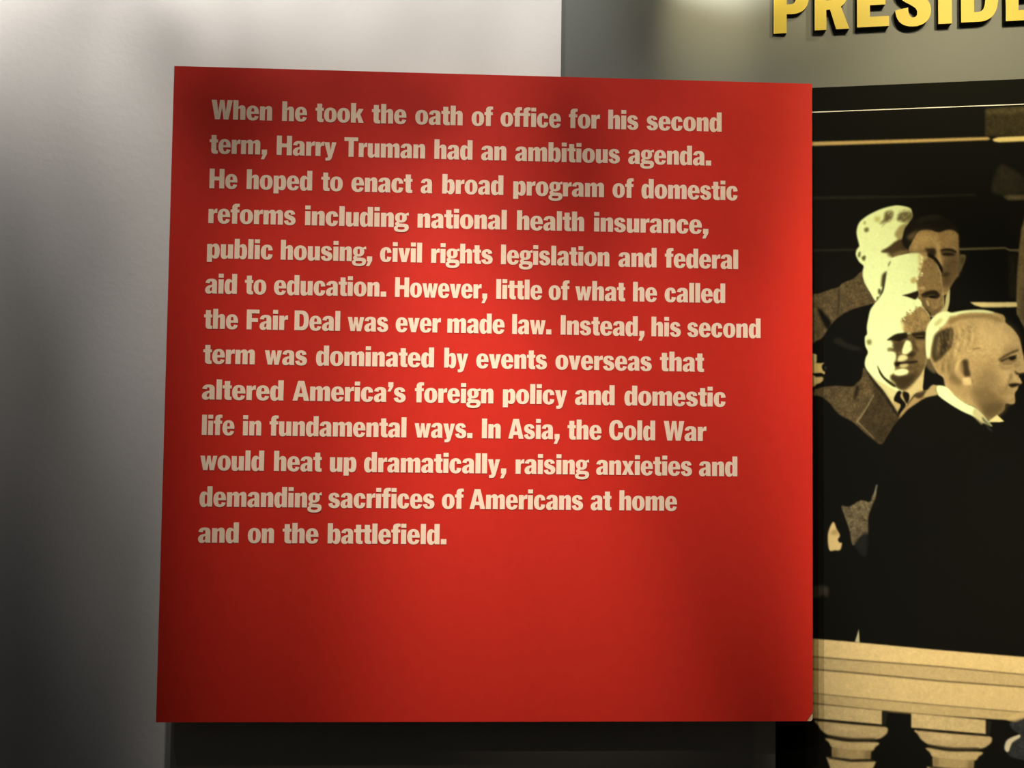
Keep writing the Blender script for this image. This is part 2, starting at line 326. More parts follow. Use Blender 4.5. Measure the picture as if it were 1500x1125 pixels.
for base, words in LINES:
    zs = [on_y(x, y, TEXT_Y) for x, y in base]
    xs = np.array([p[0] for p in zs]); zz = np.array([p[2] for p in zs])
    k1, k0 = np.polyfit(xs, zz, 1)
    mid = float(np.mean([k0 + k1 * x for x in (-.4, .4)])) if abs(k1) < .004 else k0
    tk = words.split(); V = []; FC = []
    for i in range(0, len(tk), 3):
        wd, x0, x1 = tk[i], float(tk[i + 1]), float(tk[i + 2])
        ym = np.interp((x0 + x1) / 2, [b[0] for b in base], [b[1] for b in base])
        wx0 = on_y(x0 + .3, ym - 11, TEXT_Y)[0]; wx1 = on_y(x1 - .3, ym - 11, TEXT_Y)[0]
        adv = []; pen = 0
        for q, c_ in enumerate(wd):
            W_, l, r, _ = G[c_]
            if q: pen += l
            adv.append(pen); pen += W_ + (r if q < len(wd) - 1 else 0)
        sx = (wx1 - wx0) / pen; sy = CAP / 100
        for c_, a_ in zip(wd, adv):
            for pi_, (pts, tris, _) in enumerate(glyph(c_)):
                b_ = len(V)
                for (x, y) in pts:
                    X = wx0 + (a_ + x) * sx
                    V.append((X, TEXT_Y - .00008 * pi_, k0 + k1 * X + y * sy - PANEL_Z))
                for t in tris:
                    (ax_, ay_), (bx_, by_), (qx_, qy_) = (pts[i_] for i_ in t)
                    if (bx_ - ax_) * (qy_ - ay_) - (by_ - ay_) * (qx_ - ax_) < 0: t = t[::-1]     # every face looks into the room
                    FC.append(tuple(b_ + i_ for i_ in t))
    o = mesh_obj('text_line', V, FC, M_TEXT, panel)

# ------------------------------------------------------------------ raised yellow letters on the grey wall
LET = [('P', 1133.2, 1185.0, 49.5, 'P, first of the row'), ('R', 1193.4, 1244.2, 44.5, 'R, between P and E'), ('E', 1255.5, 1302.5, 40.3, 'E, between R and S'),
       ('S', 1311.5, 1364.0, 38.5, 'S, left of the I'), ('I', 1374.5, 1394.5, 35.2, 'I, the narrow straight one'), ('D', 1408.0, 1463.0, 33.0, 'D, right of the I'),
       ('E', 1473.5, 1520.0, 31.0, 'E, cut by the right edge of the photo')]
TH = -.002
CAPB = None
for ch_, x0, x1, yb, lab in LET:
    a = on_mural(x0, yb, TH); b = on_mural(x1, yb, TH)
    s0 = float(np.dot(a - MP0, MDIR)); s1 = float(np.dot(b - MP0, MDIR)); z0 = a[2]
    if CAPB is None: CAPB = on_mural(x0, yb - 76, TH)[2] - z0
    W_ = G[ch_][0]; sx = (s1 - s0) / W_; sy = CAPB / 100
    V = []; FC = []; MI = []; MI = []; MI = []; MI = []; MI = []; MI = []; MI = []; MI = []; MI = []; MI = []; MI = []; MI = []; MI = []
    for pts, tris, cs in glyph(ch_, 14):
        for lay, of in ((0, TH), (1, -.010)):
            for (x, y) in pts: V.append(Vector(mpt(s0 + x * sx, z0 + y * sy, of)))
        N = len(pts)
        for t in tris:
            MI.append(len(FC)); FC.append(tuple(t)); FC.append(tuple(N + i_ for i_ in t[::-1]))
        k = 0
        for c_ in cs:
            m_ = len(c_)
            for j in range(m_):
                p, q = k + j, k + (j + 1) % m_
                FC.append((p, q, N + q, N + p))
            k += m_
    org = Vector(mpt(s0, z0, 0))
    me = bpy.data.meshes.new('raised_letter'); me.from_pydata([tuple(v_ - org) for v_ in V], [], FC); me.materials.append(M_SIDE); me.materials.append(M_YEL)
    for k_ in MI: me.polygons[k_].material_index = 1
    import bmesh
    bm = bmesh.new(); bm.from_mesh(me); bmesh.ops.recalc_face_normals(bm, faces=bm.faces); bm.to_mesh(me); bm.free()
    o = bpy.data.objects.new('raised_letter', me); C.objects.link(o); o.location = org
    prop(o, 'raised yellow capital letter ' + lab, 'letter', 'raised yellow letters on the grey wall')

# ------------------------------------------------------------------ photo mural
SS = 2; OX, OY, RWD, RHT = 1125, 100, 460, 1100
IMG = np.zeros((RHT * SS, RWD * SS, 3)); 
def lin(c): c = np.array(c, float) / 255; return np.where(c <= .04045, c / 12.92, ((c + .055) / 1.055) ** 2.4)
IMG[:] = (20, 19, 12)
FR = {'A': (1180, 280, 4.6875), 'B': (1180, 500, 4.6875), 'C': (1180, 720, 4.6875), 'D': (1120, 900, 1500 / 380), 'E': (1300, 380, 7.5), 'F': (1230, 280, 7.5),
      'G': (1350, 440, 5.627), 'H': (1230, 400, 4.688), 'I': (1180, 100, 3.75), 'J': (1180, 1020, 4.6875), 'K': (1170, 500, 9.375), 'P': (0, 0, 1)}
rng = np.random.default_rng(5)
def blur1(a, r):
    if r < .3: return a
    k = max(1, int(math.ceil(r * 2.5))); x = np.arange(-k, k + 1); w_ = np.exp(-x * x / (2 * r * r)); w_ /= w_.sum()
    a = np.pad(a, ((k, k), (k, k)), mode='edge')
    a = sum(w_[i] * a[i:a.shape[0] - 2 * k + i, :] for i in range(2 * k + 1))
    return sum(w_[i] * a[:, i:a.shape[1] - 2 * k + i] for i in range(2 * k + 1))
GR = blur1(rng.standard_normal((RHT * SS, RWD * SS)), 1.6); GR /= GR.std()
GR2 = blur1(rng.standard_normal((RHT * SS, RWD * SS)), 5); GR2 /= GR2.std()
def smooth(P, n=5):
    P = np.array(P, float); out = []; N = len(P)
    for i in range(N):
        p0, p1, p2, p3 = P[i - 1], P[i], P[(i + 1) % N], P[(i + 2) % N]
        for k in range(n):
            t = k / n
            out.append(.5 * ((2 * p1) + (p2 - p0) * t + (2 * p0 - 5 * p1 + 4 * p2 - p3) * t * t + (3 * p1 - p0 - 3 * p2 + p3) * t ** 3))
    return np.array(out)
def paint(fr, col, s, soft=.5, op=1.0, grain=0, curve=True):
    grain = grain * .6
    """fill a shape of the print: fr = frame key, s = 'x,y x,y ...', soft = edge blur in print pixels"""
    ox, oy, sc = FR[fr]
    P = np.array([[float(q) for q in p.split(',')] for p in s.split()])
    if curve and len(P) > 3: P = smooth(P)
    X = (ox + P[:, 0] / sc - OX) * SS; Y = (oy + P[:, 1] / sc - OY) * SS
    pad = int(soft * SS * 3) + 3
    x0 = max(0, int(X.min()) - pad); x1 = min(RWD * SS, int(X.max()) + pad + 1); y0 = max(0, int(Y.min()) - pad); y1 = min(RHT * SS, int(Y.max()) + pad + 1)
    if x1 <= x0 or y1 <= y0: return
    gx = np.arange(x0, x1) + .5; mask = np.zeros((y1 - y0, x1 - x0))
    N = len(X)
    for sub in (.25, .75):
        for r in range(y0, y1):
            yy = r + sub
            Ya, Yb = Y, np.roll(Y, -1)
            h = (Ya <= yy) != (Yb <= yy)
            if not h.any(): continue
            Xa, Xb = X[h], np.roll(X, -1)[h]
            xc = np.sort(Xa + (yy - Ya[h]) * (Xb - Xa) / (Yb[h] - Ya[h]))
            for a_, b_ in zip(xc[0::2], xc[1::2]):
                mask[r - y0] += .5 * np.clip(np.minimum(gx + .5, b_) - np.maximum(gx - .5, a_), 0, 1)
    mask = np.clip(blur1(mask, soft * SS), 0, 1) * op
    c = np.array(col, float)[None, None, :]
    if grain:
        c = c * (1 + grain * .6 * GR[y0:y1, x0:x1, None] + grain * .4 * GR2[y0:y1, x0:x1, None])
    IMG[y0:y1, x0:x1] = IMG[y0:y1, x0:x1] * (1 - mask[..., None]) + c * mask[..., None]
HL = (241, 243, 160); GOLD = (222, 186, 112); SKIN = (176, 143, 82); BRN = (92, 74, 40); K = (20, 19, 12); KK = (15, 14, 9)
# stone steps behind the group
paint('I', (68, 58, 32), '985,225 1260,205 1260,370 985,374', 1.5, grain=.12, curve=False)
paint('I', (92, 80, 46), '990,222 1260,205 1260,245 1000,255', 2, .7, grain=.12, curve=False)
paint('I', (205, 170, 98), '20,404 600,389 1000,377 1018,388 1000,395 600,409 20,427', 1.0, curve=False)
paint('I', (238, 208, 122), '1025,390 1060,378 1260,370 1260,399 1060,407 1035,402', 1.0, curve=False)
paint('I', (58, 52, 33), '1070,525 1120,545 1200,600 1200,690 1035,690 1030,610', 3, .9, grain=.1)
paint('I', (48, 45, 31), '20,704 600,698 940,688 940,702 600,712 20,722', 1.5, grain=.1, curve=False)
paint('I', (104, 90, 56), '1085,702 1110,696 1260,694 1260,722 1110,726', 1.5, curve=False, grain=.1)
paint('A', (30, 27, 18), '1380,100 1560,90 1560,400 1380,380', 4, .8, curve=False)
paint('I', (47, 44, 30), '20,994 290,990 290,1004 20,1008', 1.2, curve=False)
paint('A', (122, 110, 70), '1050,392 1200,388 1370,384 1400,398 1470,398 1470,415 1400,412 1370,396 1200,402 1050,406', 1.0, curve=False)
paint('A', (46, 41, 25), '1390,430 1452,430 1450,740 1395,740', 3, .9, curve=False, grain=.1)
paint('A', (240, 212, 130), '1128,762 1200,762 1450,764 1455,792 1330,798 1210,798 1160,784', .9, curve=False)
paint('A', (134, 112, 66), '1530,60 1500,200 1482,260 1465,400 1452,580 1446,760 1450,860 1500,930 1560,1125 1800,1125 1800,60', 1.0, grain=.08, curve=False)
paint('A', (92, 77, 44), '1500,640 1480,760 1462,860 1500,930 1560,1125 1800,1125 1800,640', 4, .8, grain=.1, curve=False)
paint('A', K, '1380,840 1450,850 1490,930 1520,1010 1560,1125 1380,1125 1360,900', 1)
# far-left man: coat, head
paint('A', (101, 83, 50), '30,745 100,700 180,672 232,655 262,628 330,600 392,552 440,650 490,770 440,785 330,815 230,870 160,940 110,1010 30,1050', .8, grain=.16)
paint('A', (60, 50, 30), '225,680 250,670 245,760 235,840 222,840', 1.5, .8)
paint('A', (130, 110, 68), '235,655 262,632 250,720 240,830 230,830 236,740', .8, .45)
paint('A', K, '80,800 120,830 175,900 150,950 110,880', 1.6, .95)
paint('A', (17, 16, 11), '170,935 210,880 300,822 420,785 480,780 440,900 410,1000 400,1125 40,1125 60,1040 120,1010', 1)
paint('A', (46, 42, 30), '180,1030 230,1000 290,1040 400,1080 340,1100 260,1075', 2.2, .9)
paint('A', HL, '392,552 398,515 368,485 346,440 350,405 366,382 368,370 352,305 352,262 372,212 430,165 520,122 610,99 660,100 715,115 730,140 732,180 704,225 690,280 665,350 660,420 620,470 570,540 540,620 520,690 485,755 440,690 400,615', .7)
hr = np.random.default_rng(11)
paint('A', (112, 94, 54), '545,148 575,135 600,140 598,178 575,205 545,214 515,228 538,190', 1.6, .85)
paint('A', (108, 92, 54), '646,152 700,138 732,150 734,186 705,215 655,208 628,195', 1.6, .85)
for (cx_, cy_, w_, h_, n_) in ((566, 172, 26, 30, 26), (672, 178, 38, 30, 34), (530, 215, 18, 12, 8), (705, 200, 22, 14, 12)):
    for k in range(n_):
        x = cx_ + hr.normal() * w_ * .5; y = cy_ + hr.normal() * h_ * .5; L_ = 14 + 14 * hr.random(); a_ = -1.1 + .5 * hr.random()
        dx, dy = math.cos(a_) * L_, math.sin(a_) * L_
        t_ = hr.random()
        paint('A', (60 + 70 * t_, 50 + 62 * t_, 27 + 34 * t_), f'{x-dx},{y-dy} {x+4},{y-4} {x+dx},{y+dy} {x-4},{y+5}', .8, .75)
for k in range(14):
    x = 630 + hr.random() * 90; y = 118 + hr.random() * 22
    paint('A', (205, 195, 118), f'{x-8},{y+8} {x},{y} {x+9},{y-5} {x+3},{y+6}', .7, .6)
for k in range(16):
    x = 545 + hr.random() * 180; y = 140 + hr.random() * 62
    paint('A', (226, 222, 140), f'{x-9},{y+12} {x+1},{y-2} {x+8},{y-13} {x+4},{y+3}', .7, .7)
paint('A', (196, 188, 98), '474,178 512,178 505,208 480,208', 2, .9)
paint('A', (120, 115, 60), '404,258 430,250 432,274 410,282', 1.2)
paint('A', (180, 176, 92), '398,212 412,205 412,228 400,228', 1.2)
paint('A', (92, 86, 44), '364,424 376,416 374,448 362,452', 1.0)
paint('A', (92, 86, 44), '388,452 412,444 406,476 390,470', 1.0)
paint('A', (168, 150, 86), '655,235 625,270 612,300 632,335 600,358 655,360 672,300 700,235 706,215', 1.5, .95)
paint('A', (72, 58, 32), '655,332 612,352 565,390 518,416 575,416 610,432 655,402 672,340', 1.3, .95)
paint('A', (140, 120, 66), '560,430 640,405 700,415 640,440 590,455', 1.3, .8)
paint('A', (80, 68, 36), '530,570 560,552 556,600 538,650 520,655 522,605', 1.2)
paint('A', (90, 78, 42), '500,672 516,676 514,704 500,704', 1.0)
paint('A', (110, 98, 52), '576,488 590,484 586,512 568,516', 1.2)
paint('A', (90, 78, 42), '490,728 502,726 498,750 488,752', .8)
# second man: dark hair, face in half shade
paint('F', (166, 134, 77), '760,640 790,560 830,480 880,430 980,415 1080,440 1200,415 1290,450 1306,520 1312,660 1318,720 1312,900 1300,935 1255,990 1225,1050 1205,1125 1080,1125 1000,900 800,720', 1, grain=.1)
paint('F', (34, 30, 19), '668,612 690,500 720,400 790,330 860,295 950,266 1060,256 1150,280 1230,330 1290,400 1300,470 1262,434 1190,424 1085,452 1000,428 900,430 850,460 812,520 770,590 700,650', .8)
paint('F', (62, 54, 36), '860,318 950,278 1060,265 1130,285 1040,300 940,310 880,350', 3, .8)
paint('F', (122, 100, 58), '745,490 800,455 850,430 820,490 790,530 745,525', 2, .8)
paint('F', (96, 76, 44), '1130,760 1310,690 1312,900 1255,990 1220,1060 1130,1060 1100,900', 5, .75)
paint('F', (204, 168, 98), '850,470 960,450 1060,480 1030,560 900,600 820,600', 5, .7)
paint('F', (180, 146, 86), '1130,470 1270,470 1290,560 1200,600 1120,590', 5, .6)
paint('F', (60, 47, 26), '940,632 1050,630 1062,680 1040,712 1000,700 950,660', 1.5)
paint('F', (88, 70, 40), '1108,650 1180,640 1262,655 1284,695 1240,716 1150,714 1112,695', 2.0, .8)
paint('F', (36, 28, 15), '1104,650 1165,630 1235,638 1284,668 1278,680 1230,662 1160,654 1112,664', 1.1, .95)
paint('F', (40, 31, 17), '1122,690 1180,676 1248,688 1264,702 1200,710 1140,704', 1.0, .9)
paint('F', (215, 178, 108), '1062,570 1092,570 1104,700 1128,800 1118,826 1090,790 1072,700', 2, .85)
paint('F', (28, 22, 12), '940,680 990,705 1050,770 1118,850 1116,884 1060,845 990,770', 1.5)
paint('F', (60, 46, 25), '1118,912 1160,890 1212,900 1190,934 1135,940', 2, .9)
paint('F', (95, 75, 42), '1120,960 1230,960 1200,1020 1130,1030', 3, .7)
paint('F', (120, 104, 60), '1320,712 1350,696 1384,704 1382,750 1350,835 1315,890', 1)
paint('F', (70, 58, 34), '1335,740 1365,728 1360,770 1335,820', 1.5, .8)
paint('A', (205, 188, 118), '952,790 965,720 992,672 992,740 975,822 930,880 900,880', .8)
paint('A', (16, 15, 10), '992,668 1040,600 1100,610 1380,700 1380,830 1180,810 1040,830 975,825 992,760', .8, curve=False, op=.95)
paint('A', (240, 212, 130), '1128,762 1200,762 1450,764 1455,792 1330,798 1210,798 1160,784', .9, curve=False)
paint('A', (84, 66, 36), '520,416 570,385 620,352 655,340 676,380 705,405 690,428 640,440 600,452 572,428', 1.2, .85)
paint('A', (150, 124, 72), '610,425 680,405 740,400 700,430 640,445 600,452', 1.5, .6)
# third man: bald head, half in light
paint('A', HL, '470,800 500,740 532,690 548,620 560,550 582,495 600,458 650,440 720,424 790,412 850,440 900,488 926,560 938,650 948,720 950,790 925,835 885,862 820,860 700,860 560,860', .7)
paint('A', (150, 121, 70), '800,436 850,442 898,488 925,560 938,650 948,720 950,790 922,835 885,862 850,842 812,800 775,745 768,660 764,615 780,575 795,520 805,478', 1.0, grain=.12)
paint('A', (222, 192, 112), '775,430 830,428 845,455 805,480 790,540 770,560 778,500', 1.8, .8)
paint('A', (200, 178, 100), '722,608 745,590 760,600 752,630 730,632', 1.2)
paint('A', (146, 118, 66), '845,520 905,540 930,640 930,700 850,670 800,640', 5, .6)
paint('A', (120, 95, 52), '705,425 770,408 830,410 815,425 760,425', 1.2, .8)
paint('E', (44, 34, 18), '158,398 235,376 300,354 332,345 342,388 312,440 262,426 210,410', .7)
paint('E', (48, 38, 20), '370,390 425,352 515,338 558,362 578,398 548,428 505,432 452,416 400,424', .9)
paint('E', (104, 84, 48), '432,398 480,386 528,392 530,402 485,402 445,408', .6, .7)
paint('E', (24, 18, 9), '455,405 520,399 528,416 475,424', .6, .9)
paint('E', (140, 112, 64), '440,432 500,438 545,436 520,470 460,470', 1, .6)
paint('E', (90, 72, 40), '376,432 400,440 425,500 470,518 430,560 395,500', 1.2, .7)
paint('A', (210, 180, 112), '780,660 815,655 818,672 782,672', 1.2, .8)
paint('A', (120, 98, 56), '798,720 830,735 860,790 885,850 850,840 812,790', 2.2, .8)
paint('E', HL, '308,452 340,434 366,456 376,482 372,505 335,492', .6)
paint('E', (205, 174, 105), '424,450 446,456 460,508 440,506', .8, .85)
paint('E', (52, 40, 22), '408,540 440,556 476,590 484,640 460,622 430,580', 1.1, .9)
paint('E', (100, 80, 45), '500,560 560,540 590,500 580,560 500,620', 1.6, .6)
paint('A', (24, 19, 11), '838,424 878,440 914,480 942,536 936,560 908,508 872,468 836,446', .8, .9)
paint('A', (150, 120, 70), '775,415 800,405 840,430 830,450 800,440', 1, .7)
# fourth man, facing the camera with dark tie
paint('H', (196, 168, 100), '340,880 300,800 240,735 300,700 440,800 580,650 590,790 520,830 480,880 410,985', .8)
paint('H', HL, '252,203 212,250 196,312 186,370 188,418 173,440 175,498 194,545 176,590 178,650 240,738 310,800 355,850 400,830 440,805 480,780 540,720 585,650 600,560 600,450 597,400 604,350 620,320 604,272 560,232 500,185 430,155 340,150', .7)
paint('H', (160, 130, 74), '530,240 500,265 450,298 418,325 440,352 438,392 460,412 600,402 622,320 604,272 562,232', 1.0, grain=.12)
paint('H', (210, 180, 105), '410,330 450,340 450,380 425,390 425,355', 1.8, .6)
paint('H', (108, 87, 49), '352,462 400,436 470,418 600,408 602,560 586,650 540,722 480,782 440,806 400,792 366,752 350,712 372,684 380,650 372,620 386,590 382,548 350,530 378,500', 1.2, grain=.14)
paint('H', (136, 110, 63), '520,480 590,480 596,560 570,640 520,600 500,560', 4, .7)
paint('E', (44, 35, 18), '-5,888 40,850 92,820 160,808 212,806 216,858 172,880 126,908 60,888', .8)
paint('E', (38, 29, 15), '110,850 160,835 205,838 170,870 120,885', 1, .8)
paint('E', (52, 42, 22), '262,815 330,802 424,796 418,868 345,872 292,852', .9)
paint('E', (118, 95, 54), '296,846 350,838 400,842 395,850 340,852', .6, .8)
paint('E', (28, 21, 11), '310,852 400,852 395,866 330,864', .6, .8)
paint('E', (84, 67, 36), '58,930 128,900 196,915 176,965 120,1012 62,965', 1.3, .85)
paint('E', (110, 96, 50), '0,976 48,968 58,998 8,1012', 1.2, .8)
paint('E', (70, 56, 30), '262,900 290,890 330,960 345,1020 300,1010 270,960', 1.4, .6)
paint('E', (150, 122, 70), '310,900 400,895 405,950 350,985', 1.6, .6)
paint('H', (240, 236, 155), '448,475 470,462 490,480 497,528 468,555 428,548', .9)
paint('H', (52, 41, 22), '470,556 500,535 525,552 505,575 470,575', 1.5, .9)
paint('H', (228, 214, 136), '412,566 450,562 468,585 440,604 398,604', 1.1)
paint('H', (38, 29, 15), '384,612 440,612 500,602 538,606 510,622 440,624 388,640', .9)
paint('H', (215, 196, 120), '415,628 470,624 462,648 420,650', 1.2, .9)
paint('H', (96, 77, 42), '470,640 540,625 520,660 460,668', 2, .8)
paint('H', (240, 236, 155), '378,668 440,656 474,672 455,698 400,706 370,690', 1.1)
paint('H', (66, 53, 28), '352,700 400,716 470,702 520,690 500,745 440,795 395,780 360,748', 2, .9)
paint('H', (205, 190, 112), '340,730 375,745 385,775 350,770', 1.5, .7)
paint('H', (140, 128, 66), '188,462 214,458 216,488 194,490', 1.5)
paint('H', (58, 48, 25), '258,632 280,672 312,716 382,770 372,782 316,742 276,694', .7)
paint('H', (218, 200, 122), '200,690 260,735 360,790 405,815 385,850 362,892 300,810 230,735', 1, .85)
paint('H', (214, 188, 115), '500,780 560,700 584,660 582,790 540,806 470,852 455,825', 1.0)
paint('H', (196, 168, 102), '368,884 395,850 425,900 405,975 385,940', .8)
paint('H', (26, 21, 12), '398,812 425,816 418,850 455,905 425,955 405,982 398,955 418,905 372,872', .7)
paint('H', (32, 26, 14), '440,812 474,826 478,862 462,898 440,860 432,830', .8)
paint('H', K, '590,655 640,690 668,712 668,760 640,770 575,800 582,720', .8)
paint('B', (98, 80, 47), '30,350 90,320 200,305 320,310 350,285 382,255 398,180 430,215 490,290 560,375 620,475 645,525 610,590 560,650 525,705 490,692 420,640 320,552 230,502 165,425 100,378 30,372', .9, grain=.18)
paint('B', (70, 57, 33), '455,290 520,360 590,440 642,525 600,600 520,700 470,670 400,590 360,545 410,470 470,372', 2, .85, grain=.12)
paint('B', (150, 130, 82), '352,542 404,470 462,372 468,374 412,476 362,550', .5, .8)
paint('B', (150, 130, 85), '355,545 470,660 465,666 350,552', .5, .6, curve=False)
paint('B', (44, 35, 20), '330,385 345,320 360,300 368,330 350,380 338,400', 1.4, .9)
paint('B', KK, '420,205 470,262 560,380 640,505 632,520 550,400 450,270', 1.2, .6)
paint('B', (178, 144, 84), '640,525 690,452 745,380 790,345 835,335 870,345 860,385 800,410 720,460 660,520', .9)
paint('B', (60, 48, 28), '748,372 790,350 835,340 800,385 770,392', 1.2, .85)
# small face at the left edge
paint('K', (205, 184, 112), '150,170 238,178 246,215 236,295 150,300', .7)
paint('K', (218, 186, 105), '150,302 300,300 348,292 322,335 330,395 360,425 345,452 300,432 150,432', .7)
paint('K', (212, 178, 106), '150,455 215,470 240,490 325,488 335,530 300,568 245,590 212,618 150,620', .8)
paint('K', (90, 88, 70), '350,355 375,345 380,370 365,395', 1, .7)
paint('K', K, '320,335 350,330 352,370 340,395 325,370', .8, .9)
for k in range(60):
    x, y = 520 + 75 * hr.random(), 250 + 150 * hr.random(); r_ = 5 + 9 * hr.random()
    paint('H', (188, 158, 92) if hr.random() < .5 else (128, 103, 58), f'{x-r_},{y} {x},{y-r_*.6} {x+r_},{y} {x},{y+r_*.6}', 1.3, .3)
for k in range(50):
    x, y = 440 + 130 * hr.random(), 480 + 230 * hr.random(); r_ = 4 + 8 * hr.random()
    if x > 470 or y > 690: paint('H', (150, 122, 70) if hr.random() < .5 else (90, 72, 40), f'{x-r_},{y} {x},{y-r_*.7} {x+r_},{y} {x},{y+r_*.7}', 1.3, .3)
for k in range(26):
    u_ = hr.random(); x = 520 - 110 * u_ + hr.normal() * 6; y = 235 + 105 * u_ + hr.normal() * 8
    paint('H', HL if k % 2 else (150, 122, 72), f'{x-6},{y} {x},{y-5} {x+7},{y+1} {x+1},{y+6}', .6, .85)
for k in range(18):
    y = 440 + 180 * hr.random(); x = 792 + 12 * math.sin(y * .07) - max(0, y - 560) * .35 + hr.normal() * 5
    paint('A', HL if k % 2 else (178, 148, 88), f'{x-8},{y} {x},{y-7} {x+9},{y+1} {x+1},{y+8}', .6, .8)
# fifth man: profile to the right, pale collar, black robe
paint('B', (18, 17, 11), '480,1400 490,1000 510,780 545,690 605,580 700,470 800,400 870,365 960,400 1100,480 1220,560 1300,650 1600,640 2000,640 2000,1700 480,1700', 1, curve=False)
paint('B', KK, '1290,640 1360,540 1440,420 1480,300 1520,200 2000,100 2000,700 1300,700', 1, curve=False)
paint('B', (34, 31, 23), '600,640 900,600 1000,900 700,1000', 14, .25)
paint('B', (34, 33, 28), '1390,780 1420,770 1380,900 1150,1010 1080,1010 1300,850', 6, .5)
paint('G', (198, 165, 99), '35,300 45,222 80,160 130,112 190,90 260,104 340,86 430,79 520,81 600,98 668,120 688,150 692,182 750,232 800,300 822,372 830,415 848,480 875,545 866,592 800,612 818,655 826,682 800,702 790,735 768,765 770,840 740,857 692,852 680,902 620,955 560,992 500,932 440,882 360,850 270,782 200,722 180,640 130,600 90,530 66,482 44,480 36,400', .8, grain=.06)
paint('G', HL, '35,300 45,222 80,160 130,112 190,90 240,108 205,180 150,235 110,290 84,370 76,440 62,480 44,474 36,400', 1)
paint('G', HL, '215,112 300,92 430,79 520,81 598,100 560,106 430,98 340,108 250,130', 1.1)
paint('G', (190, 168, 92), '100,200 150,150 175,160 130,210', 1.5, .6)
paint('G', (152, 124, 68), '225,160 330,122 430,116 540,112 640,140 672,165 640,180 540,148 430,146 320,158 235,200', 1.8, .9)
paint('G', (180, 148, 86), '640,122 672,122 686,160 660,160', 1.2, .8)
paint('G', (78, 64, 36), '112,282 180,240 252,226 262,300 250,380 205,432 150,492 102,510 80,450 90,362', 1.8)
paint('G', (150, 124, 72), '130,330 150,300 155,400 130,470 120,420', 2, .6)
paint('G', (50, 40, 22), '165,290 200,260 215,330 200,400 150,470 165,380', 2, .7)
paint('G', (140, 115, 66), '232,250 246,240 240,340 228,360', 1.2, .8)
paint('G', (150, 122, 68), '120,520 180,480 245,425 262,500 215,590 160,605 125,570', 3, .75)
for k in range(7):
    x = 275 + k * 26
    paint('G', (150, 122, 66) if k % 2 == 0 else (226, 194, 120), f'{x},{215+k*3} {x+14},{225+k*3} {x+26-k},{300+k*4} {x-2},{400-k*6} {x-30},{470-k*10} {x-34},{455-k*10} {x-8},{370} {x+8},{300}', 1.6, .6)
for k in range(5):
    x = 150 + k * 24
    paint('G', (100, 82, 46) if k % 2 else (205, 175, 106), f'{x},{520-k*8} {x+10},{520-k*8} {x+8},{580} {x-4},{590}', 1.5, .5)
for k in range(150):
    u_, w_ = hr.random(), hr.random()
    x = 135 + 290 * u_ - 60 * w_ * u_; y = 215 + 370 * w_ * (1 - .45 * u_)
    a_ = 1.15 + .7 * w_ - .35 * u_ + .25 * hr.normal(); L_ = 12 + 16 * hr.random()
    dx, dy = math.cos(a_) * L_, math.sin(a_) * L_
    paint('G', (112, 91, 51) if hr.random() < .55 else (222, 192, 122), f'{x-dx},{y-dy} {x+3},{y} {x+dx},{y+dy} {x-3},{y+2}', .9, .45)
paint('G', (226, 190, 116), '480,190 640,190 740,260 780,350 640,400 480,380', 9, .7)
paint('G', (180, 148, 86), '420,480 560,500 640,560 600,680 450,700 420,600', 9, .8)
paint('G', (205, 170, 102), '640,560 740,540 760,640 640,700 560,680', 7, .6)
paint('G', (172, 142, 82), '200,630 290,650 340,700 420,710 425,800 350,800 250,760', 5, .7)
paint('G', (122, 99, 56), '425,715 540,705 600,740 640,790 692,852 680,902 620,955 560,990 500,930 455,880 425,800', 5, .85)
paint('G', (96, 77, 42), '520,850 680,840 676,900 560,985 500,930', 4, .7)
paint('G', (134, 109, 63), '560,560 640,600 664,700 610,800 500,800 430,720 440,620 500,570', 8, .6)
paint('G', (214, 180, 112), '650,560 720,560 760,600 720,650 670,640 650,600', 5, .6)
paint('G', (112, 90, 52), '742,600 748,640 715,700 690,750 680,745 702,690 722,640 728,606', 1.6, .6)
paint('G', (130, 105, 60), '640,536 700,552 748,532 740,556 690,572 645,556', 2, .6)
paint('G', (120, 96, 55), '640,790 700,826 760,800 765,845 735,860 690,850', 3, .5)
paint('G', (120, 97, 56), '225,560 268,500 300,470 285,520 268,580 290,640 330,690 300,700 245,640', 3, .6)
paint('G', (192, 158, 94), '274,568 296,498 345,468 388,496 396,580 422,650 412,692 362,698 330,664 292,622', 1.2)
for k in range(90):
    x, y = 420 + 330 * hr.random(), 480 + 330 * hr.random(); r_ = 6 + 12 * hr.random()
    paint('G', (218, 184, 112) if hr.random() < .45 else (150, 122, 70), f'{x-r_},{y+2} {x},{y-r_*.5} {x+r_},{y-2} {x},{y+r_*.5}', 1.8, .26)
paint('G', (226, 192, 118), '280,565 300,505 345,478 352,488 312,515 295,570', 1.2, .8)
paint('G', (70, 55, 30), '330,505 352,486 382,496 390,560 404,618 362,632 342,600 334,555', 1.6, .95)
paint('G', (150, 122, 70), '318,520 338,510 345,590 325,600', 1.5, .8)
paint('G', (228, 196, 122), '336,648 380,634 416,652 410,690 352,694', 1.3, .95)
paint('G', (60, 47, 26), '392,590 412,640 426,660 418,690 408,640', 1.5, .6)
paint('G', (130, 105, 60), '225,600 285,622 332,672 300,690 240,670', 3, .8)
paint('G', (160, 130, 74), '700,395 780,385 806,400 700,445 640,480', 3, .6)
paint('G', (88, 70, 39), '630,488 690,446 760,412 800,402 804,414 745,440 690,470 648,500', 1.2, curve=False)
paint('G', (136, 110, 64), '640,500 700,472 775,452 784,484 730,514 670,522', 2.2, .8)
paint('G', (58, 45, 25), '652,498 705,474 772,452 778,461 708,484 660,506', .8)
paint('G', (38, 29, 15), '722,470 770,458 778,480 748,496 726,488', 1.0)
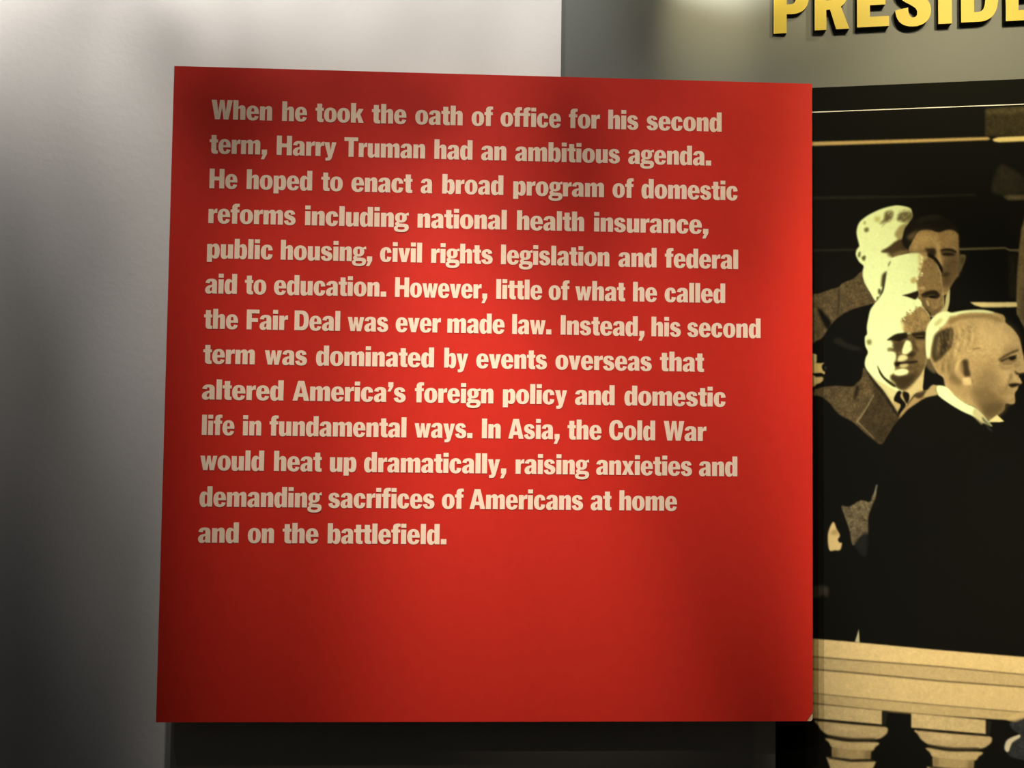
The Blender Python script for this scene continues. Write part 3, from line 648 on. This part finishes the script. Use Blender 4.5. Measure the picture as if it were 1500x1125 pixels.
paint('G', (100, 80, 45), '668,524 730,518 776,492 776,500 732,528 680,532', 1.2, .6)
paint('G', (140, 112, 64), '770,490 800,540 775,570 765,530', 3, .7)
paint('G', (54, 42, 22), '768,578 800,600 866,592 866,606 800,614 776,606', 1.2)
paint('G', (38, 29, 15), '716,694 766,682 818,690 790,706 742,718', 1.1)
paint('G', (150, 121, 69), '640,722 700,732 770,740 700,800 640,800', 4, .7)
paint('G', (120, 96, 55), '422,398 480,390 484,396 424,404', .6, .9)
paint('G', HL, '118,722 128,702 200,712 272,782 360,848 440,884 500,938 556,1004 580,1040 500,1004 430,958 330,912 220,846 135,780', .8)
paint('G', (200, 178, 110), '436,890 470,906 520,960 500,1022 470,1000 420,940', 1.4, .8)
paint('G', (70, 60, 36), '500,960 560,1015 578,1040 545,1030 510,1000', 1, .7)
paint('G', (232, 210, 130), '545,1002 622,944 682,998 640,1004', .6, curve=False)
paint('G', (186, 160, 96), '20,790 62,722 95,694 128,702 120,740 135,775 80,790', 1)
paint('G', K, '30,560 80,580 120,640 126,695 90,690 40,720 15,740', .8, .95)
paint('H', (160, 134, 80), '590,580 640,600 660,690 600,650', 1.6, .6)
paint('G', (58, 56, 46), '520,1020 560,1045 590,1085 555,1070', 1, .8)
paint('B', K, '1288,640 1380,560 1500,520 1700,500 1700,700 1300,700', 1.5)
# lower robes, hand, coat tails
paint('C', (112, 96, 62), '248,98 300,104 380,60 440,72 462,25 486,-10 478,50 452,110 430,185 428,290 380,310 326,372 300,262 268,170', .9, grain=.2)
paint('B', (150, 140, 105), '484,990 494,990 476,1060 470,1050', .6, .8)
paint('C', (40, 38, 28), '330,372 380,305 428,285 420,440 385,440 350,400', 2.4)
paint('C', (218, 184, 110), '190,208 214,258 236,300 222,330 236,352 250,352 238,400 200,404 162,400 154,290', .8)
paint('C', (150, 120, 68), '170,280 210,260 225,290 190,300', 2, .6)
paint('C', (62, 54, 38), '40,650 150,650 160,692 150,726 118,712 90,726 40,728', 2)
paint('C', (196, 180, 124), '366,942 372,1038 338,1034 352,990', .7, curve=False)
paint('C', (30, 28, 22), '520,200 1000,180 1050,260 900,320 600,300', 12, .6)
# stone balustrade
paint('D', (228, 193, 120), '60,118 285,140 500,158 1000,205 1500,246 1800,270 1800,372 1500,348 1000,300 500,262 285,244 60,224', .7, grain=.02, curve=False)
paint('D', (203, 172, 108), '60,224 285,244 500,262 1000,300 1500,348 1800,372 1800,448 1500,420 1000,382 500,334 285,316 60,296', .9, grain=.02, curve=False)
paint('D', (218, 185, 116), '60,298 285,318 500,336 1000,384 1500,422 1800,450 1800,590 1500,566 1000,524 500,478 285,456 60,436', .9, grain=.02, curve=False)
paint('D', (199, 169, 106), '60,436 285,456 500,478 1000,524 1500,566 1800,590 1800,632 1460,615 1000,585 660,555 285,514 60,490', .9, grain=.02, curve=False)
for s_ in ('60,295 285,315 500,333 1000,381 1500,419 1500,423 1000,388 500,340 285,322 60,301', '60,222 285,242 500,260 1000,298 1500,346 1500,350 1000,304 500,266 285,248 60,228',
           '60,488 285,512 660,553 1000,583 1280,606 1280,612 1000,592 660,562 285,522 60,498'):
    paint('D', (120, 98, 58), s_, .9, .7, curve=False)
for dx, dy, sc_x in ((0, 0, 1.0), (570, 40, 1.03)):
    def sh(pts, c, so=.8, op=1, cv=False, gr=.03):
        out = []
        for p in pts.split():
            x, y = [float(q) for q in p.split(',')]
            if dx: x = 848 + (x - 272) * 1.06 if True else x; y = y + 55 + (x - 848) * .0
            out.append(f'{x},{y}')
        paint('D', c, ' '.join(out), so, op, gr, cv)
    sh('272,516 680,556 680,637 272,600', (206, 176, 112))
    sh('680,558 712,562 702,642 680,637', (44, 40, 27), 1)
    sh('300,612 500,632 688,648 712,672 695,700 645,722 500,722 380,702 330,672 308,640', (192, 163, 104), 1, 1, True)
    sh('390,640 560,655 520,675 410,672', (215, 184, 120), 3, .7, True)
    sh('360,698 500,716 640,716 640,728 500,734 370,716', (60, 50, 30), 1.4, .9)
    sh('355,716 480,736 655,740 640,768 612,792 500,790 400,776 372,742', (198, 168, 106), 1, 1, True)
    sh('388,772 615,790 612,838 500,842 390,828', (180, 152, 94), .8)
    sh('388,772 420,775 420,832 390,828', (130, 108, 64), 2.5, .7)
    sh('580,788 615,790 612,838 580,840', (120, 98, 58), 2.5, .7)
    sh('356,824 500,850 645,850 630,885 618,900 640,960 660,1080 360,1080 372,960 378,885', (200, 170, 108), 1)
    sh('370,822 500,838 630,838 630,848 500,852 370,834', (60, 50, 30), 1.2, .9)
    sh('300,606 690,642 690,650 300,616', (40, 33, 20), 1, .95)
paint('D', (58, 56, 48), '1418,628 1500,598 1700,580 1700,850 1470,838 1402,804 1384,762 1408,720 1470,695 1436,668', 1.2, grain=.15)
paint('D', (205, 186, 138), '1388,764 1406,724 1470,696 1476,712 1432,742 1412,792 1394,790', .8)
paint('D', (216, 182, 112), '1400,600 1500,560 1500,600 1440,622', 1, .6)
paint('D', (42, 41, 35), '66,632 132,626 96,652 76,690', 1.5, .8)
paint('D', (34, 33, 28), '64,770 84,790 66,810', 1.5, .8)

IMGS = IMG.reshape(RHT, SS, RWD, SS, 3).mean(axis=(1, 3))
IMGS = IMGS * (1 + .007 * GR[::SS, ::SS, None] + .004 * GR2[::SS, ::SS, None])       # film grain
IMGL = np.maximum(lin(np.clip(IMGS, 0, 255)) ** 1.12, np.array([.0058, .0050, .0026]))
MUR_GAIN = np.array([.81, .93, 1.36])
mural = empty('photo_mural', mpt(0, PANEL_Z - .75))
prop(mural, 'wall-sized sepia photograph of suited men behind a stone balustrade, right of the red panel', 'photo mural')
morg = Vector(mural.location)
pa = on_mural(1137, 300); pb = on_mural(1565, 300); S0 = 0.0; S1 = float(np.dot(pb - MP0, MDIR))
ZT = on_mural(1345, 159.0)[2]; ZB = on_mural(1345, 1172)[2]
STEP = .00098
nu = int((S1 - S0) / STEP) + 1; nv = int((ZT - ZB) / STEP) + 1
s_ = np.linspace(S0, S1, nu); z_ = np.linspace(ZT, ZB, nv)
SG, ZG = np.meshgrid(s_, z_)
PX = MP0[0] + MDIR[0] * SG; PY = MP0[1] + MDIR[1] * SG; PZ = ZG
cv = np.stack([PX, PZ * 0 + PY, PZ], -1) - CP
dv = np.stack([cv[..., 0], -cv[..., 2], cv[..., 1]], -1) @ RW.T
U = 750 + F * dv[..., 0] / dv[..., 2] - OX - .5; Vv = 562.5 + F * dv[..., 1] / dv[..., 2] - OY - .5
U = np.clip(U, 0, RWD - 1.001); Vv = np.clip(Vv, 0, RHT - 1.001)
iu = U.astype(int); iv = Vv.astype(int); fu = (U - iu)[..., None]; fv = (Vv - iv)[..., None]
COL = (IMGL[iv, iu] * (1 - fu) * (1 - fv) + IMGL[iv, iu + 1] * fu * (1 - fv) + IMGL[iv + 1, iu] * (1 - fu) * fv + IMGL[iv + 1, iu + 1] * fu * fv) * MUR_GAIN
verts = np.stack([PX - morg[0], PY - morg[1], PZ - morg[2]], -1).reshape(-1, 3)
idx = np.arange(nu * nv).reshape(nv, nu)
quads = np.stack([idx[:-1, :-1], idx[1:, :-1], idx[1:, 1:], idx[:-1, 1:]], -1).reshape(-1, 4)
me = bpy.data.meshes.new('printed_photo')
me.vertices.add(len(verts)); me.vertices.foreach_set('co', verts.astype(np.float32).ravel())
me.loops.add(quads.size); me.loops.foreach_set('vertex_index', quads.ravel().astype(np.int32))
me.polygons.add(len(quads)); me.polygons.foreach_set('loop_start', np.arange(0, quads.size, 4, dtype=np.int32))
me.update(calc_edges=True); me.validate()
at = me.color_attributes.new('print', 'FLOAT_COLOR', 'POINT')
at.data.foreach_set('color', np.concatenate([COL.reshape(-1, 3), np.ones((len(verts), 1))], 1).astype(np.float32).ravel())
me.materials.append(M_PRINT)
o = bpy.data.objects.new('printed_photo', me); C.objects.link(o); o.parent = mural

def slab_m(s0, s1, z0, z1, o0, o1):
    v = [Vector(mpt(s, z, o_)) - morg for o_ in (o1, o0) for s, z in ((s0, z0), (s1, z0), (s1, z1), (s0, z1))]
    return v, [(0, 1, 2, 3), (7, 6, 5, 4), (0, 4, 5, 1), (1, 5, 6, 2), (2, 6, 7, 3), (3, 7, 4, 0)]
v, f = slab_m(0, S1, ZB, ZT, -.0105, -.0008); mesh_obj('mounting_board', v, f, M_BLACK, mural)
ZT2 = on_mural(1345, 122.3)[2]
v, f = slab_m(0.02, S1, ZT + .0012, ZT2, -.0105, .0005); prop(mesh_obj('top_border', v, f, M_BLACK, mural), 'plain black band along the top of the mural')
v, f = slab_m(0.02, S1, ZT - .0002, ZT + .0012, -.0105, .0003); prop(mesh_obj('seam_strip', v, f, M_LINE, mural), 'thin white line under the black band')
